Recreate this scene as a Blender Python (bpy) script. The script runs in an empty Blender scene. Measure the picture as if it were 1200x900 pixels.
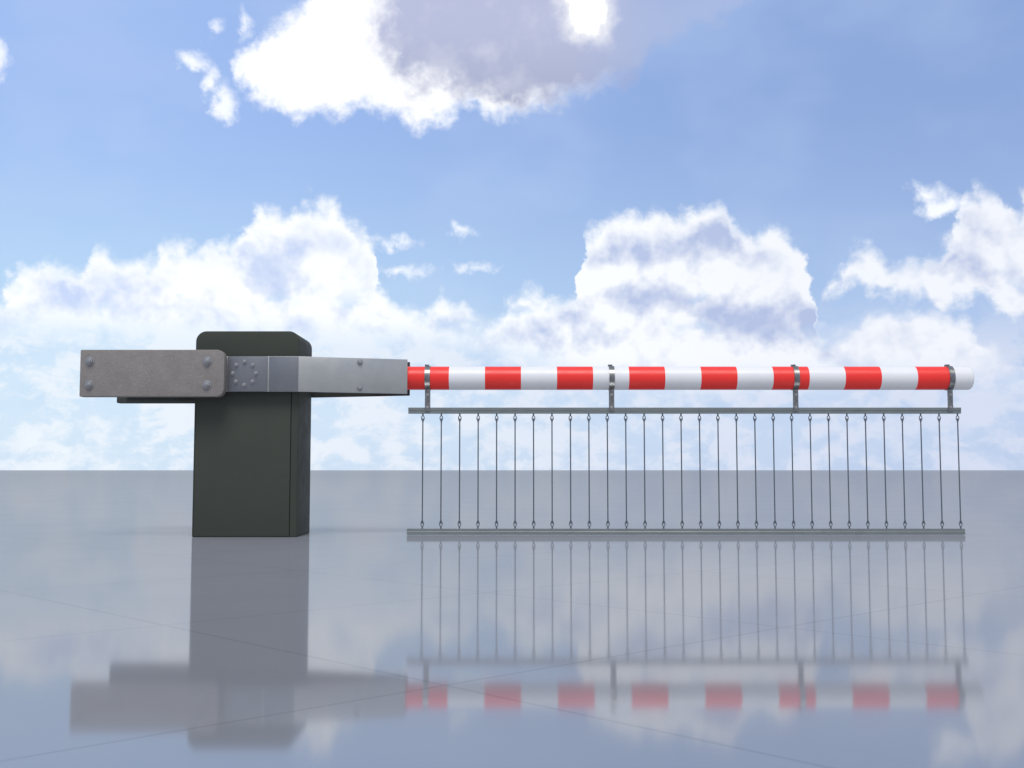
import bpy, bmesh, math, random
from mathutils import Vector, Matrix
R = math.radians
sc = bpy.context.scene
COL = sc.collection
WPOS = {}          # world position of every object origin

# ------------------------------------------------------------------ camera
F, TH, D, H = 1320.0, math.atan(101 / 1320), 6.09, 0.3516
cam_d = bpy.data.cameras.new('camera'); cam = bpy.data.objects.new('camera', cam_d)
COL.objects.link(cam); sc.camera = cam
cam.location = (0, -D, H); cam.rotation_euler = (math.pi / 2 + TH, 0, 0)
cam_d.sensor_width = 36; cam_d.lens = 36 * F / 1200
cam_d.clip_start = 0.05; cam_d.clip_end = 20000
sc.view_settings.view_transform = 'Standard'; sc.view_settings.look = 'None'
sc.view_settings.exposure = 0; sc.view_settings.gamma = 1

# ------------------------------------------------------------------ node helper
class N:
    def __init__(s, tree): s.t = tree; s.n = tree.nodes; s.l = tree.links
    def add(s, kind, **kw):
        nd = s.n.new(kind)
        for k, v in kw.items(): setattr(nd, k, v)
        return nd
    def put(s, sock, v):
        if isinstance(v, bpy.types.NodeSocket): s.l.new(v, sock)
        elif v is not None: sock.default_value = v
    def m(s, op, a, b=None, c=None, clamp=False):
        nd = s.add('ShaderNodeMath', operation=op, use_clamp=clamp)
        s.put(nd.inputs[0], a); s.put(nd.inputs[1], b); s.put(nd.inputs[2], c)
        return nd.outputs[0]
    def v(s, op, a, b=None):
        nd = s.add('ShaderNodeVectorMath', operation=op)
        s.put(nd.inputs[0], a)
        if op == 'SCALE': s.put(nd.inputs['Scale'], b)
        else: s.put(nd.inputs[1], b)
        return nd.outputs['Value'] if op in ('LENGTH', 'DOT_PRODUCT') else nd.outputs[0]
    def xyz(s, x, y, z):
        nd = s.add('ShaderNodeCombineXYZ')
        for i, q in enumerate((x, y, z)): s.put(nd.inputs[i], q)
        return nd.outputs[0]
    def mix(s, f, a, b):
        nd = s.add('ShaderNodeMix', data_type='RGBA', clamp_factor=True)
        s.put(nd.inputs[0], f); s.put(nd.inputs[6], a); s.put(nd.inputs[7], b)
        return nd.outputs[2]
    def step(s, x, a, b, lo=0.0, hi=1.0, smooth=True):
        nd = s.add('ShaderNodeMapRange', interpolation_type='SMOOTHSTEP' if smooth else 'LINEAR')
        s.put(nd.inputs[0], x)
        for i, q in enumerate((a, b, lo, hi)): nd.inputs[i + 1].default_value = q
        return nd.outputs[0]
    def noise(s, vec, scale, detail=4, rough=.5, dist=0.0, color=False, lac=2.0):
        nd = s.add('ShaderNodeTexNoise')
        s.put(nd.inputs['Vector'], vec)
        nd.inputs['Scale'].default_value = scale; nd.inputs['Detail'].default_value = detail
        nd.inputs['Roughness'].default_value = rough; nd.inputs['Distortion'].default_value = dist
        nd.inputs['Lacunarity'].default_value = lac
        return nd.outputs[1 if color else 0]

# ------------------------------------------------------------------ sky
w = bpy.data.worlds.new('World'); sc.world = w; w.use_nodes = True
t = w.node_tree; t.nodes.clear(); n = N(t)
SUN_AZ, SUN_EL = R(177.0), R(60)
STR = 0.1
UPL, UPR = (.385, .56, .98, 1), (.285, .42, .76, 1)     # clear sky high up, left and right
LOL, LOR = (.55, .77, 1.0, 1), (.43, .58, .88, 1)           # clear sky low down
LCL, LCR = (.89, .94, 1.0, 1), (.68, .74, .90, 1)           # milky layer
sky = n.add('ShaderNodeTexSky', sky_type='NISHITA', sun_disc=False)
sky.sun_elevation = SUN_EL; sky.sun_rotation = SUN_AZ; sky.altitude = 200
sky.air_density = 1.0; sky.dust_density = 0.6; sky.ozone_density = 2.0
tc = n.add('ShaderNodeTexCoord'); d = tc.outputs['Generated']
sep = n.add('ShaderNodeSeparateXYZ'); n.put(sep.inputs[0], d)
az = n.m('MULTIPLY', n.m('ARCTAN2', sep.outputs[0], sep.outputs[1]), 57.2958)
el = n.m('MULTIPLY', n.m('ARCSINE', sep.outputs[2]), 57.2958)
uv = n.xyz(az, el, 0)
# directions of the cloud masses, read off as angles from the viewpoint
def ang(px, py):
    x = (px - 600) / F; y = (450 - py) / F
    vx, vy, vz = x, math.cos(TH) - y * math.sin(TH), math.sin(TH) + y * math.cos(TH)
    l = math.sqrt(vx * vx + vy * vy + vz * vz)
    return math.degrees(math.atan2(vx, vy)), math.degrees(math.asin(vz / l))
def field(vec, ells):
    """signed distance in degrees to a union of ellipses (x, y, rx, ry)"""
    acc = None
    for cx, cy, rx, ry in ells:
        a, b = ang(cx, cy)
        ra = (ang(cx + rx, cy)[0] - ang(cx - rx, cy)[0]) / 2
        rb = (ang(cx, cy - ry)[1] - ang(cx, cy + ry)[1]) / 2
        mp = n.v('MULTIPLY_ADD', vec, (1 / ra, 1 / rb, 0)); mp.node.inputs[2].default_value = (-a / ra, -b / rb, 0)
        r = min(ra, rb)
        v = n.m('MULTIPLY_ADD', n.v('LENGTH', mp), -r, r)
        acc = v if acc is None else n.m('MAXIMUM', acc, v)
    return acc
def split(vec):
    sp = n.add('ShaderNodeSeparateXYZ'); n.put(sp.inputs[0], vec); return sp.outputs
AZR, E0, E1 = 28.0, -5.0, 35.0
def curves(azimuth, lists):
    """up to three outlines, elevation as a function of azimuth; returns elevations in degrees"""
    u = n.m('MULTIPLY_ADD', azimuth, 1 / (2 * AZR), .5, clamp=True)
    nd = n.add('ShaderNodeRGBCurve'); n.put(nd.inputs['Color'], n.xyz(u, u, u))
    for k, pts in enumerate(lists):
        c = nd.mapping.curves[k]; P = []
        for x, y in pts:
            a, e = ang(x, y)
            P.append(((a / (2 * AZR)) + .5, min(1, max(0, (e - E0) / (E1 - E0)))))
        P = [p for p in P if 0 <= p[0] <= 1]
        while len(c.points) < len(P): c.points.new(.5, .5)
        for q, p in zip(c.points, P): q.location = p; q.handle_type = 'VECTOR'
    nd.mapping.update()
    sp = n.add('ShaderNodeSeparateColor'); n.put(sp.inputs[0], nd.outputs[0])
    return [n.m('MULTIPLY_ADD', sp.outputs[k], E1 - E0, E0) for k in range(len(lists))]
BANK = [(-60,380),(-20,365),(0,355),(10,338),(22,322),(40,316),(70,315),(92,320),(100,318),(108,302),(118,298),(130,300),(140,310),(160,312),
 (180,305),(188,292),(200,289),(212,288),(225,296),(240,298),(252,288),(262,284),(272,290),(285,270),(292,255),(300,247),(312,244),(325,248),
 (338,250),(350,246),(360,239),(375,238),(385,242),(395,237),(405,250),(415,260),(425,268),(434,280),(440,290),(443,330),(450,345),(462,358),
 (475,362),(490,374),(502,366),(512,352),(522,350),(535,356),(550,360),(562,375),(580,378),(592,360),(602,345),(625,348),(645,350),(668,352),
 (676,354),(680,318),(684,282),(690,275),(700,270),(715,258),(730,252),(745,250),(752,256),(765,250),(780,250),(790,260),(800,258),(812,248),
 (825,243),(840,243),(850,245),(856,258),(860,268),(872,274),(885,275),(895,270),(908,272),(920,280),(930,288),(936,290),(943,298),(948,318),(954,345),
 (958,386),(966,381),(975,378),(990,376),(1000,380),(1012,376),(1030,374),(1050,366),(1065,364),(1080,370),(1095,368),(1110,372),(1130,372),
 (1143,382),(1150,400),(1170,420),(1200,440),(1260,430)]
RTOP = [(940,560),(960,352),(972,335),(985,322),(995,305),(1003,298),(1015,293),(1030,294),(1034,302),(1042,312),(1055,310),(1075,306),
 (1095,298),(1108,290),(1118,278),(1123,256),(1128,228),(1145,221),(1158,220),(1168,228),(1175,245),(1184,255),(1192,248),(1200,236),(1230,225),(1290,240)]
RBOT = [(940,348),(975,341),(1000,336),(1020,342),(1050,344),(1070,343),(1085,338),(1092,350),(1100,358),(1120,352),(1140,345),(1160,350),(1170,362),(1185,367),(1200,365),(1290,372)]
TBOT = [(0,-300),(262,-300),(266,30),(269,80),(275,90),(285,100),(300,112),(320,125),(345,137),(360,138),(375,133),(400,135),(408,128),(425,127),
 (440,132),(455,137),(470,142),(480,150),(492,157),(502,153),(512,145),(525,138),(545,128),(555,126),(565,140),(575,146),(590,143),(600,135),
 (620,133),(640,128),(660,120),(690,112),(720,100),(740,96),(750,92),(756,80),(762,66),(780,58),(800,42),(820,32),(840,28),(855,22),(866,12),(875,0),(888,-20),(905,-120),(1000,-300)]
TTOP = [(240,90),(268,78),(285,62),(300,48),(315,35),(330,22),(345,12),(360,0),(375,-25),(400,-60),(450,-120),(500,-240),(620,-300),(1200,-300)]
DARK = [(318,325,36,50),(60,355,46,15),(185,362,70,12),(440,385,70,12),(745,300,26,12),(800,300,34,14),(842,278,20,20),(790,350,70,18),(885,378,60,26),(640,395,60,16),(1165,322,48,12),(1120,300,22,8)]
GREY = [(610,30,170,92),(725,25,130,76),(505,10,66,92),(640,-70,240,120)]
SMALL = [(228,70,15,9),(247,92,10,15),(266,120,16,22),(288,28,7,13),(250,38,6,8),(-8,66,10,30),(540,270,11,7),(556,313,15,4),(466,284,18,4),(470,318,24,6),(1106,240,28,14),(1090,228,14,8)]

# warp the directions so that the edges billow
wn = n.v('SUBTRACT', n.noise(d, 42, 4, .58, color=True), (.5, .5, .5))
uvw = n.v('ADD', uv, n.v('SCALE', wn, 1.7))
fine = n.v('SUBTRACT', n.noise(d, 110, 3, .55, color=True), (.5, .5, .5))
uvf = n.v('ADD', uvw, n.v('SCALE', fine, 0.42))
vo = n.add('ShaderNodeTexVoronoi', feature='F1', normalize=True); n.put(vo.inputs['Vector'], n.v('ADD', d, n.v('SCALE', wn, .02)))
vo.inputs['Scale'].default_value = 52; vo.inputs['Detail'].default_value = 1.5; vo.inputs['Roughness'].default_value = .55
bil = n.m('SUBTRACT', .42, vo.outputs['Distance'])
X_, Y_, _z = split(uvf)
bank, rtop, rbot = curves(X_, [BANK, RTOP, RBOT])
tbot, ttop = curves(X_, [TBOT, TTOP])
c1 = n.m('SUBTRACT', bank, Y_)
c2 = n.m('MINIMUM', n.m('SUBTRACT', rtop, Y_), n.m('SUBTRACT', Y_, rbot))
wisp = n.v('DOT_PRODUCT', fine, (.55, .55, 0))
cum = n.m('ADD', wisp, n.m('MULTIPLY_ADD', bil, 1.5, n.m('MAXIMUM', c1, c2)))
cum_a = n.step(cum, -.32, .8)
top = n.m('ADD', wisp, n.m('MULTIPLY_ADD', bil, .7, n.m('MINIMUM', n.m('SUBTRACT', Y_, tbot), n.m('SUBTRACT', ttop, Y_))))
top_a = n.m('MULTIPLY', n.step(top, -.3, 1.0), n.step(az, 9.5, 3.0, .55, 1.0))
sma = n.m('ADD', wisp, n.m('MULTIPLY_ADD', bil, .5, field(uvf, SMALL)))
sma_a = n.step(sma, -.2, .5)
front = n.step(n.m('ABSOLUTE', az), 34, 28)
# clouds added for every other direction, out of view, greyed to neutralise the front light
gen = n.noise(n.v('MULTIPLY', d, (1, 1, 1.9)), 3.2, 5, .56)
gen_a = n.m('MULTIPLY', n.step(gen, .40, .58), n.m('MAXIMUM', n.m('SUBTRACT', 1, front), n.step(el, 29, 36)))

# clear sky
g_up = n.mix(n.step(az, -26, 24), UPL, UPR)
g_lo = n.mix(n.step(az, -26, 26), LOL, LOR)
clear = n.mix(n.step(el, 5, 19), g_lo, g_up)
soft = n.noise(n.v('MULTIPLY', d, (1, 1, 1.6)), 7, 3, .5)
clear = n.mix(n.m('MULTIPLY', n.step(soft, .42, .72), .22), clear, (.62, .76, 1.0, 1))
S = 1 / STR
base = n.mix(0.86, sky.outputs[0], n.v('SCALE', clear, S))
# cloud shading: bright rims, greyer bodies, puffs lit from above
r1 = n.noise(d, 17, 4, .55); r2 = n.noise(n.v('ADD', d, (.004, .0, .017)), 17, 4, .55)
relief = n.m('MULTIPLY', n.m('SUBTRACT', r1, r2), 4.2)
# low milky layer towards the horizon
lown = n.m('MULTIPLY_ADD', n.noise(n.v('ADD', n.v('MULTIPLY', d, (1, 1, 1.8)), n.v('SCALE', wn, .03)), 30, 4, .6), .6, n.m('MULTIPLY', r1, .4))
low = n.m('MULTIPLY', n.step(el, 9.0, 5.0), n.m('MULTIPLY_ADD', n.step(lown, .43, .57), .66, .20))
lc = n.mix(n.step(az, -24, 26), LCL, LCR)
base = n.mix(low, base, n.v('SCALE', lc, S))
dark = n.step(n.m('MULTIPLY_ADD', relief, -.7, field(uvw, DARK)), -.8, .9)
dark = n.m('ADD', n.m('MULTIPLY', dark, .75), n.m('MULTIPLY', relief, -.62), clamp=True)
dark = n.m('ADD', dark, n.m('MULTIPLY', n.step(bil, .06, -.20), .22), clamp=True)
dark = n.m('MULTIPLY', dark, n.step(cum, .15, 1.1))
dsh = n.mix(n.step(az, -20, 15), (.60, .71, .97, 1), (.47, .55, .79, 1))
lit = n.mix(n.step(az, -5, 22), (1.0, 1.03, 1.06, 1), (.90, .93, 1.0, 1))
cumc = n.mix(dark, lit, dsh)
grey = n.m('MULTIPLY_ADD', relief, -.22, n.step(n.m('MULTIPLY_ADD', bil, .6, field(n.v('ADD', uvw, n.v('SCALE', wn, 2.2)), GREY)), -.9, 1.1), clamp=True)
topc = n.mix(grey, n.mix(n.step(az, -2, 8), (1.15, 1.15, 1.15, 1), (.53, .58, .81, 1)), n.mix(n.step(el, 17.5, 22.5), (.40, .435, .605, 1), (.50, .535, .73, 1)))
# the cumulus foot fades into the milky layer
foot = n.m('MULTIPLY', n.m('MULTIPLY_ADD', n.step(n.m('ADD', el, n.step(az, -4, 7, 0, 2.2)), 5.4, 8.0), .9, .10), front)
# blue gaps between the lower heads
gap = n.noise(n.v('MULTIPLY', n.v('ADD', d, n.v('SCALE', wn, .02)), (1, 1, 1.5)), 13, 3, .55)
gap = n.m('MAXIMUM', n.step(gap, .35, .47), n.step(el, 7.6, 9.6))
foot = n.m('MULTIPLY', foot, n.m('MULTIPLY_ADD', gap, .75, .25))
col = n.mix(n.m('MULTIPLY', cum_a, foot), base, n.v('SCALE', cumc, S))
col = n.mix(n.m('MULTIPLY', n.m('MULTIPLY', top_a, n.step(az, 1, 8, .97, .72)), front), col, n.v('SCALE', topc, S))
col = n.mix(n.m('MULTIPLY', sma_a, .9), col, (1.02 * S, 1.05 * S, 1.1 * S, 1))
genc = n.mix(n.step(gen, .48, .68), (.86 * S, .85 * S, .84 * S, 1), (.62 * S, .61 * S, .62 * S, 1))
col = n.mix(gen_a, col, genc)
# the sun glowing through a gap in the cloud
glow = field(uvf, [(691, 10, 20, 25), (683, -12, 20, 25)])
col = n.mix(n.step(glow, -1.1, .2), col, (1.0 * S, 1.0 * S, 1.02 * S, 1))
col = n.mix(n.step(glow, -.3, .4), col, (2.0 * S, 2.0 * S, 1.95 * S, 1))
bg = n.add('ShaderNodeBackground'); n.put(bg.inputs[0], col); bg.inputs[1].default_value = STR
out = n.add('ShaderNodeOutputWorld'); t.links.new(bg.outputs[0], out.inputs[0])
w.cycles.sampling_method = 'MANUAL'; w.cycles.sample_map_resolution = 512

sd = bpy.data.lights.new('sun', 'SUN'); so = bpy.data.objects.new('sun', sd); COL.objects.link(so)
sd.energy = 2.2; sd.angle = R(28); sd.color = (1, .96, .9)
sv = Vector((math.sin(SUN_AZ) * math.cos(SUN_EL), math.cos(SUN_AZ) * math.cos(SUN_EL), math.sin(SUN_EL)))
so.rotation_euler = sv.to_track_quat('Z', 'Y').to_euler()

# ------------------------------------------------------------------ materials
def mat(name, color, rough=.5, metal=0.0, spec=.5, var=.12, vscale=8, bump=0.0, bscale=60, speck=0.0, coat=0.0):
    m = bpy.data.materials.new(name); m.use_nodes = True
    q = N(m.node_tree); b = m.node_tree.nodes['Principled BSDF']
    tc = q.add('ShaderNodeTexCoord'); o = tc.outputs['Object']
    c0 = tuple(c * (1 - var) for c in color) + (1,); c1 = tuple(min(1, c * (1 + var)) for c in color) + (1,)
    nz = q.noise(o, vscale, 6, .6)
    c = q.mix(q.step(nz, .3, .7, smooth=False), c0, c1)
    if speck:
        s = q.noise(o, 190, 2, .6)
        c = q.mix(q.m('MULTIPLY', q.step(s, .56, .70), speck), c, tuple(min(1, x * 1.75) for x in color) + (1,))
        s2 = q.noise(o, 120, 2, .6)
        c = q.mix(q.m('MULTIPLY', q.step(s2, .42, .30), speck), c, tuple(x * .5 for x in color) + (1,))
    q.put(b.inputs['Base Color'], c)
    q.put(b.inputs['Roughness'], q.step(q.noise(o, vscale * 2.3, 5, .6), .3, .7, rough * .85, min(1, rough * 1.15), False))
    b.inputs['Metallic'].default_value = metal; b.inputs['Specular IOR Level'].default_value = spec
    b.inputs['Coat Weight'].default_value = coat
    if bump:
        bp = q.add('ShaderNodeBump'); bp.inputs['Strength'].default_value = bump; bp.inputs['Distance'].default_value = .002
        q.put(bp.inputs['Height'], q.noise(o, bscale, 4, .6)); q.put(b.inputs['Normal'], bp.outputs[0])
    return m
M_GREEN = mat('dark_green_paint', (.050, .056, .047), .62, spec=.12, var=.05, vscale=4, bump=.15, bscale=220)
M_GREEN2 = mat('dark_green_door_paint', (.052, .058, .049), .60, spec=.12, var=.05, vscale=3.5, bump=.15, bscale=220)
M_CAST = mat('cast_ballast', (.215, .198, .190), .85, spec=.2, var=.10, vscale=14, bump=.6, bscale=130, speck=.38)
M_STEEL = mat('galvanised_steel', (.37, .38, .38), .42, .55, var=.07, vscale=9, bump=.05, bscale=40)
M_STEEL_SHADE = mat('shaded_steel_plate', (.175, .185, .205), .42, .55, var=.07, vscale=9, bump=.05, bscale=40)  # side plate steel with the flat face's shade put into its colour
M_DARK = mat('dark_rear_metal', (.050, .054, .052), .7, spec=.15, var=.1, vscale=12, bump=.4, bscale=130)  # darker tone for the rear side plate and counterweight
M_BOLT = mat('zinc_bolt', (.27, .27, .28), .4, .6, var=.2, vscale=40)
M_RAIL = mat('grey_rail_metal', (.195, .22, .225), .4, .5, var=.08, vscale=12, bump=.05)
M_RODM = mat('steel_rod', (.13, .145, .17), .4, .7, var=.1, vscale=20)
M_CLAMP = mat('steel_clamp_band', (.21, .215, .22), .32, .9, var=.3, vscale=70, bump=.12, bscale=160)
M_RED = mat('red_enamel', (.80, .028, .022), .38, spec=.4, var=.04, vscale=5)
M_WHITE = mat('white_enamel', (.70, .71, .73), .38, spec=.4, var=.03, vscale=5)

# ------------------------------------------------------------------ mesh helpers
def box(bm, x0, x1, y0, y1, z0, z1, bev=0.0, seg=2):
    r = bmesh.ops.create_cube(bm, size=1)
    for v in r['verts']:
        v.co = Vector(((x0 + x1) / 2 + v.co.x * (x1 - x0), (y0 + y1) / 2 + v.co.y * (y1 - y0), (z0 + z1) / 2 + v.co.z * (z1 - z0)))
    if bev:
        es = list({e for v in r['verts'] for e in v.link_edges})
        bmesh.ops.bevel(bm, geom=es, offset=bev, segments=seg, affect='EDGES', profile=.5)
def prism(bm, pts, axis, a, b, bev=0.0, seg=2):
    """extrude an outline; axis 'Y': pts are (x,z); axis 'Z': pts are (x,y)"""
    mk = (lambda p, q: (p[0], q, p[1])) if axis == 'Y' else (lambda p, q: (p[0], p[1], q))
    v0 = [bm.verts.new(mk(p, a)) for p in pts]; v1 = [bm.verts.new(mk(p, b)) for p in pts]
    f = [bm.faces.new(v0), bm.faces.new(v1[::-1])]
    k = len(pts)
    for i in range(k): bm.faces.new((v0[i], v1[i], v1[(i + 1) % k], v0[(i + 1) % k]))
    bmesh.ops.recalc_face_normals(bm, faces=bm.faces)
    if bev:
        es = [e for ff in f for e in ff.edges]
        es += [e for e in bm.edges if e not in es and len(e.link_faces) == 2 and e.calc_face_angle(0) > R(40)]
        bmesh.ops.bevel(bm, geom=es, offset=bev, segments=seg, affect='EDGES', profile=.5, clamp_overlap=True)
def arc(cx, cz, r, a0, a1, k=8):
    return [(cx + r * math.cos(R(a0 + (a1 - a0) * i / k)), cz + r * math.sin(R(a0 + (a1 - a0) * i / k))) for i in range(k + 1)]
def cyl(bm, r, p0, p1, seg=24, bev=0.0, rot=0.0):
    p0, p1 = Vector(p0), Vector(p1); ax = p1 - p0
    m = Matrix.Translation((p0 + p1) / 2) @ ax.to_track_quat('Z', 'Y').to_matrix().to_4x4() @ Matrix.Rotation(rot, 4, 'Z')
    q = bmesh.ops.create_cone(bm, cap_ends=True, segments=seg, radius1=r, radius2=r, depth=ax.length, matrix=m)
    if bev:
        fs = {f for v in q['verts'] for f in v.link_faces if len(f.verts) > 4}
        es = list({e for f in fs for e in f.edges})
        bmesh.ops.bevel(bm, geom=es, offset=bev, segments=2, affect='EDGES', profile=.5)
def obj(name, bm, m, parent=None, pos=None, smooth=True, angle=35, mats=None):
    """mesh given in coordinates around pos (world position of the object's origin)"""
    pos = Vector(pos if pos is not None else (0, 0, 0))
    me = bpy.data.meshes.new(name); bm.to_mesh(me); bm.free()
    for x in (mats or [m]): me.materials.append(x)
    if smooth:
        me.polygons.foreach_set('use_smooth', [True] * len(me.polygons))
        me.set_sharp_from_angle(angle=R(angle))
    return link(name, me, parent, pos)
def link(name, me, parent, pos):
    o = bpy.data.objects.new(name, me); COL.objects.link(o)
    pos = Vector(pos); WPOS[o.name] = pos
    if parent: o.parent = parent; o.location = pos - WPOS[parent.name]
    else: o.location = pos
    return o

CX, CY = -1.4105, .077           # middle of the cabinet = pivot of the boom
root = bpy.data.objects.new('boom_barrier', None); COL.objects.link(root)
root.location = (CX, CY, 0); WPOS[root.name] = Vector((CX, CY, 0)); root.empty_display_size = .2
root['label'] = 'lowered boom barrier with dark green cabinet, red and white striped pole and hanging rod skirt'
root['category'] = 'boom barrier'

# ------------------------------------------------------------------ cabinet
X0, X1, Y0, Y1, ZT = -1.6868, -1.1343, -.116, .270, 1.092
r = .056
prof = [(X0 - CX, 0), (X1 - CX, 0)] + arc(X1 - CX - r, ZT - r, r, 0, 90) + arc(X0 - CX + r, ZT - r, r, 90, 180)
bm = bmesh.new(); prism(bm, prof, 'Y', Y0 - CY, Y1 - CY, .006, 3)
cab = obj('cabinet', bm, M_GREEN, root, (CX, CY, 0))
bm = bmesh.new(); box(bm, X0 + .0065 - CX, -1.1705 - CX, Y0 - .05 - CY, Y0 + .012 - CY, .004, .874)
cut = obj('cutter', bm, M_GREEN, None, (CX, CY, 0))
md = cab.modifiers.new('b', 'BOOLEAN'); md.operation = 'DIFFERENCE'; md.object = cut; md.solver = 'EXACT'
cab.parent = None; cab.location = (CX, CY, 0)
dg = bpy.context.evaluated_depsgraph_get(); dg.update()
nm = bpy.data.meshes.new_from_object(cab.evaluated_get(dg))
cab.modifiers.clear(); cab.data = nm; nm.name = 'cabinet'
cab.parent = root; cab.location = (0, 0, 0)
bpy.data.objects.remove(cut)
nm.set_sharp_from_angle(angle=R(35))
bm = bmesh.new(); box(bm, X0 + .0075 - CX, -1.1748 - CX, -.0135, .0, .005, .8725, .002)
door = obj('door', bm, M_GREEN2, cab, (CX, Y0 + .0135 - .0005, 0)); 

# ------------------------------------------------------------------ bolts
def bolt_bm(rad, ht, washer=1.45, normal=(0, -1, 0)):
    bm = bmesh.new(); nv = Vector(normal).normalized()
    if washer: cyl(bm, rad * washer, nv * -.001, nv * ht * .22, 28, ht * .05)
    cyl(bm, rad, nv * ht * .2, nv * ht, 6, ht * .14, rot=.3)
    cyl(bm, rad * .5, nv * ht * .9, nv * ht * 1.25, 16, ht * .06)
    return bm
def bolts(parent, spots, rad, ht, normal, m=M_BOLT, washer=1.45):
    first = None
    for p in spots:
        if first is None: first = obj('bolt', bolt_bm(rad, ht, washer, normal), m, parent, p)
        else: link('bolt', first.data, parent, p)

# ------------------------------------------------------------------ the two side plates, hubs and counterweights
ZC = .8577; ZP0, ZP1 = .764, .9515
FX, EX = -1.1229, -.567
def side(sgn):
    """sgn -1: front cheek, +1: rear cheek; mirrored about the boom's mid plane"""
    yo, ye, th = .247, .078, .014             # outer offset at the hub, at the pole, plate thickness
    Y = lambda o: sgn * o
    pts = [(-2.20 - CX, Y(yo)), (FX - CX, Y(yo)), (EX - CX, Y(ye)), (EX - CX - .003, Y(ye - th)), (FX - CX - .002, Y(yo - th)), (-2.20 - CX, Y(yo - th))]
    bm = bmesh.new(); prism(bm, pts, 'Z', ZP0, ZP1, .0022, 2)
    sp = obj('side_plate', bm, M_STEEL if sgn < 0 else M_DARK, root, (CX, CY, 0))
    # hub plate
    bm = bmesh.new(); a, b = sorted((Y(yo - .001), Y(yo + .006)))
    box(bm, -1.500 - CX, -1.2894 - CX, a, b, ZP0 + .001, ZP1 - .001, .003, 2)
    hub = obj('hub_plate', bm, M_STEEL_SHADE, root, (CX, CY, 0))
    yy = CY + Y(yo + .006)
    bolts(hub, [(CX + .0615 * math.cos(R(22.5 * 0 + 45 * k)), yy, .860 + .0615 * math.sin(R(45 * k))) for k in range(8)], .0088, .010, (0, sgn, 0), washer=1.4)
    # thin sheet added up to the fold, its colour holds the flat face's shade
    bm = bmesh.new(); a, b = sorted((Y(yo - .001), Y(yo + .003)))
    box(bm, -1.2815 - CX, FX - .004 - CX, a, b, ZP0 + .0015, ZP1 - .0015, .0015, 2)
    obj('web_shade_plate', bm, M_STEEL_SHADE, root, (CX, CY, 0))
    # bolts through both cheeks
    q = (-.8152 - FX) / (EX - FX); yb = yo + (ye - yo) * q
    nv = Vector((yo - ye, sgn * (EX - FX), 0)).normalized()
    bolts(sp, [(-.8152, CY + Y(yb), .928), (-.8152, CY + Y(yb), .789)], .0115, .011, nv, washer=1.35)
    # axle housing between plate and cabinet
    bm = bmesh.new(); cyl(bm, .075, (0, Y(.190), .860), (0, Y(yo - .010), .860), 40, .002)
    obj('axle_flange', bm, M_STEEL_SHADE, root, (CX, CY, 0))
    # counterweight
    rr = .040; x0, x1, z0, z1 = -2.2566 - CX, -1.5036 - CX, .734, .980
    pr = arc(x1 - rr, z0 + rr, rr, -90, 0, 5) + arc(x1 - rr, z1 - rr, rr, 0, 90, 5) + arc(x0 + .005, z1 - .005, .005, 90, 180, 2) + arc(x0 + .005, z0 + .005, .005, 180, 270, 2)
    a, b = sorted((Y(yo + .002), Y(yo + .060)))
    bm = bmesh.new(); prism(bm, pr, 'Y', a, b, .007, 3)
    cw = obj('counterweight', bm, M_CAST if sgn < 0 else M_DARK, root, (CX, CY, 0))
    cw['label'] = 'speckled grey-brown counterweight slab in front' if sgn < 0 else 'dark counterweight slab behind the front one'
    bolts(cw, [(x, CY + Y(yo + .060), z) for x in (-2.2054, -1.592) for z in (.9193, .7953)], .0185, .014, (0, sgn, 0), washer=1.35)
side(-1); side(1)

# ------------------------------------------------------------------ pole
PR, PZ, PX1 = .0641, .8554, 2.519
bm = bmesh.new(); SEG = 64
st, pd = -.3437, .1963
cuts = [-1.02] + [st + pd * k for k in range(15)] + [PX1 - .016]
rings = [(x, PR) for x in cuts]
for k in range(1, 6): rings.append((PX1 - .016 + .016 * math.sin(R(18 * k)), PR - .016 + .016 * math.cos(R(18 * k))))
vs = []
for x, rad in rings:
    vs.append([bm.verts.new((x + 1.02, rad * math.cos(2 * math.pi * i / SEG), rad * math.sin(2 * math.pi * i / SEG))) for i in range(SEG)])
for j in range(len(rings) - 1):
    redp = j == 0 or (j <= 14 and j % 2 == 0)
    for i in range(SEG):
        f = bm.faces.new((vs[j][i], vs[j][(i + 1) % SEG], vs[j + 1][(i + 1) % SEG], vs[j + 1][i]))
        f.material_index = 1 if redp else 0
bm.faces.new(vs[-1]); bm.faces.new(vs[0][::-1])
bmesh.ops.recalc_face_normals(bm, faces=bm.faces)
pole = obj('pole', bm, None, root, (-1.02, CY, PZ), mats=[M_WHITE, M_RED])

# ------------------------------------------------------------------ skirt rails
RB = .0165
def rail(x0, x1, z0, z1, flip):
    bm = bmesh.new(); zm = (z0 + z1) / 2
    hw = RB
    a = [(-hw, z0), (hw, z0), (hw, z1), (-hw, z1)]
    # a shallow rebate along the front and back faces
    up = [(-hw, zm), (-hw, z1), (hw, z1), (hw, zm), (hw - .003, zm - .0008), (hw - .003, z0), (-hw + .003, z0), (-hw + .003, zm - .0008)]
    if flip: up = [(y, z0 + z1 - z) for y, z in up]
    v0 = [bm.verts.new((0, y, z - z0)) for y, z in up]; v1 = [bm.verts.new((x1 - x0, y, z - z0)) for y, z in up]
    bm.faces.new(v0); bm.faces.new(v1[::-1])
    for i in range(8): bm.faces.new((v0[i], v1[i], v1[(i + 1) % 8], v0[(i + 1) % 8]))
    bmesh.ops.recalc_face_normals(bm, faces=bm.faces)
    bmesh.ops.bevel(bm, geom=[e for e in bm.edges if e.calc_face_angle(0) > R(40)], offset=.0008, segments=1, affect='EDGES')
    return obj('skirt_rail', bm, M_RAIL, root, (x0, CY, z0))
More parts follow.
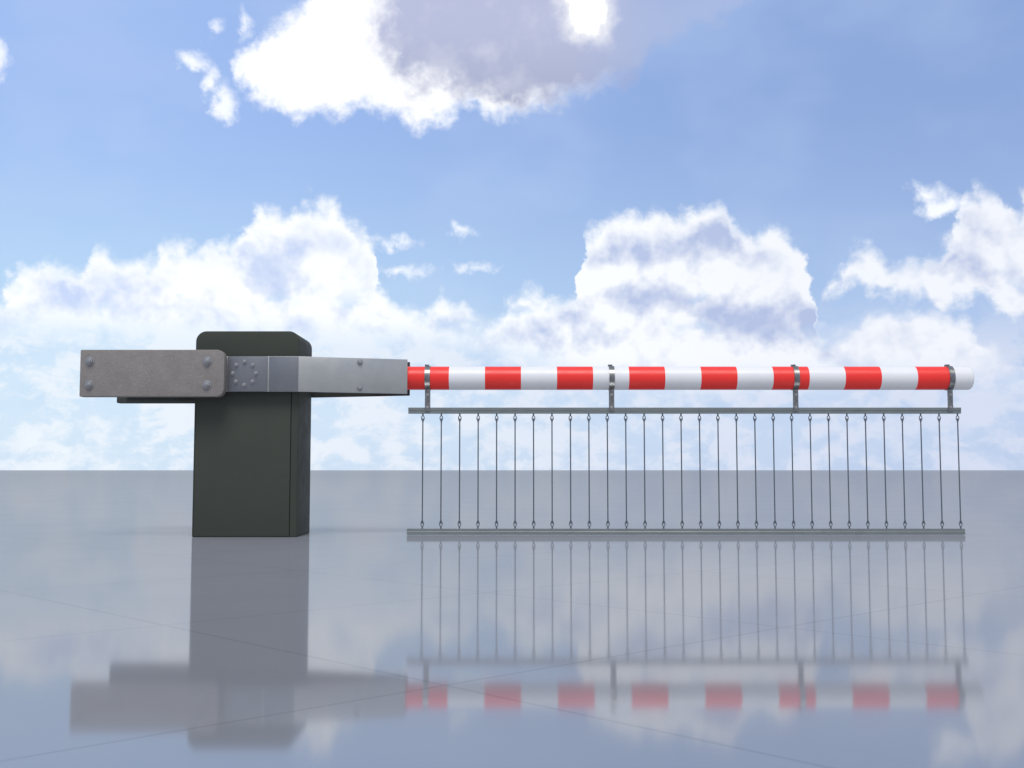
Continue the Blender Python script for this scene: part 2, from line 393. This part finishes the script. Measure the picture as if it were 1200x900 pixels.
rail(-.567, 2.456, .6604, .6931, False)
rail(-.5705, 2.458, .003, .0350, True)

# ------------------------------------------------------------------ skirt rods
def eye_bm(sg):
    """small shackle: a pin and a long ring; sg=+1 pin above the ring"""
    bm = bmesh.new(); A, B, r = .0075, .0135, .0024
    K, J = 20, 8; rg = []
    for i in range(K):
        a = 2 * math.pi * i / K
        c = Vector((A * math.cos(a), 0, B * math.sin(a))); nn = Vector((math.cos(a) / A, 0, math.sin(a) / B)).normalized()
        rg.append([bm.verts.new(c + nn * r * math.cos(2 * math.pi * j / J) + Vector((0, r * math.sin(2 * math.pi * j / J), 0))) for j in range(J)])
    for i in range(K):
        for j in range(J): bm.faces.new((rg[i][j], rg[(i + 1) % K][j], rg[(i + 1) % K][(j + 1) % J], rg[i][(j + 1) % J]))
    cyl(bm, .0042, (0, 0, sg * .0125), (0, 0, sg * .0275), 12)
    cyl(bm, .0050, (0, 0, -sg * .0115), (0, 0, -sg * .0190), 12, .001)
    bmesh.ops.recalc_face_normals(bm, faces=bm.faces)
    return bm
rod0 = None
for k in range(30):
    x = -.4881 + 2.9288 * k / 29
    if rod0 is None:
        bm = bmesh.new(); cyl(bm, .0034, (0, 0, -.287), (0, 0, .287), 12)
        rod0 = obj('skirt_rod', bm, M_RODM, root, (x, CY, .348))
        e1 = obj('eye', eye_bm(1), M_RODM, rod0, (x, CY, .6355)); e2 = obj('eye', eye_bm(-1), M_RODM, rod0, (x, CY, .0605))
        kids = [e1, e2]
    else:
        c = rod0.copy(); COL.objects.link(c); c.parent = root
        c.location = Vector((x, CY, .348)) - WPOS[root.name]
        for e in kids:
            q = e.copy(); COL.objects.link(q); q.parent = c

# ------------------------------------------------------------------ pipe clamps
def clamp_bm():
    bm = bmesh.new(); K = 72; w = .0145; ri, ro = PR - .0003, PR + .0035
    rg = []
    for i in range(K):
        a = 2 * math.pi * i / K; s, c = math.sin(a), math.cos(a)
        rr = ro
        rg.append([bm.verts.new((xx, q * c, PZ + q * s)) for xx, q in ((-w, ri), (-w, rr), (-w * .55, rr), (w * .55, rr), (w, rr), (w, ri))])
    for i in range(K):
        for j in range(6): bm.faces.new((rg[i][j], rg[(i + 1) % K][j], rg[(i + 1) % K][(j + 1) % 6], rg[i][(j + 1) % 6]))
    # worm housing on top, and the two straps down to the rail
    box(bm, -.017, .006, -.012, .012, PZ + PR + .002, PZ + PR + .011, .002)
    for s in (-1,):
        a, b = sorted((s * (RB + .0005), s * (RB + .0045)))
        box(bm, -.0148, .0148, a, b, .671, PZ - PR + .004, .001, 1)
    bmesh.ops.recalc_face_normals(bm, faces=bm.faces)
    return bm
c0 = None
for X in (-.4615, .5445, 1.551, 2.3965):
    if c0 is None:
        c0 = obj('pipe_clamp', clamp_bm(), M_CLAMP, root, (X, CY, 0), angle=20)
        kids = []
        for s in (-1,):
            b1 = obj('bolt', bolt_bm(.0085, .008, 1.25, (0, s, 0)), M_BOLT, c0, (X, CY + s * (RB + .0045), .761))
            b2 = link('bolt', b1.data, c0, (X, CY + s * (RB + .0045), .692)); kids += [b1, b2]
    else:
        c = c0.copy(); COL.objects.link(c); c.parent = root; c.location = Vector((X, CY, 0)) - WPOS[root.name]
        for e in kids:
            q = e.copy(); COL.objects.link(q); q.parent = c

# ------------------------------------------------------------------ floor
m = bpy.data.materials.new('polished_floor'); m.use_nodes = True
t = m.node_tree; t.nodes.clear(); q = N(t)
tc = q.add('ShaderNodeTexCoord'); o = tc.outputs['Object']
ga = R(46.5)
def joint(ax, ay):
    dd = q.v('DOT_PRODUCT', o, (ax / .993, ay / .993, 0))
    fr = q.m('ABSOLUTE', q.m('SUBTRACT', q.m('FRACT', q.m('ADD', dd, .5)), .5))
    return q.step(fr, .0055, .0035)
jt = q.m('MAXIMUM', joint(math.cos(ga), -math.sin(ga)), joint(math.sin(ga), math.cos(ga)))
mott = q.noise(o, 1.3, 5, .6)
dc = q.mix(q.step(mott, .3, .7), (.200, .212, .238, 1), (.214, .226, .252, 1))
dc = q.mix(q.m('MULTIPLY', jt, .17), dc, (.02, .02, .025, 1))
df = q.add('ShaderNodeBsdfDiffuse'); q.put(df.inputs[0], dc)
gl = q.add('ShaderNodeBsdfGlossy', distribution='GGX')
gl.inputs['Color'].default_value = (.95, .96, .97, 1)
q.put(gl.inputs['Roughness'], q.step(q.noise(o, 2.2, 4, .6), .3, .7, .052, .066, False))
mx = q.add('ShaderNodeMixShader'); q.put(mx.inputs[0], q.m('MULTIPLY_ADD', jt, -.02, .305))
q.l.new(df.outputs[0], mx.inputs[1]); q.l.new(gl.outputs[0], mx.inputs[2])
oo = q.add('ShaderNodeOutputMaterial'); q.l.new(mx.outputs[0], oo.inputs[0])
bm = bmesh.new(); bmesh.ops.create_circle(bm, cap_ends=True, radius=6000, segments=96)
fl = obj('floor', bm, m, None, (0, 0, 0), smooth=False); fl['kind'] = 'structure'
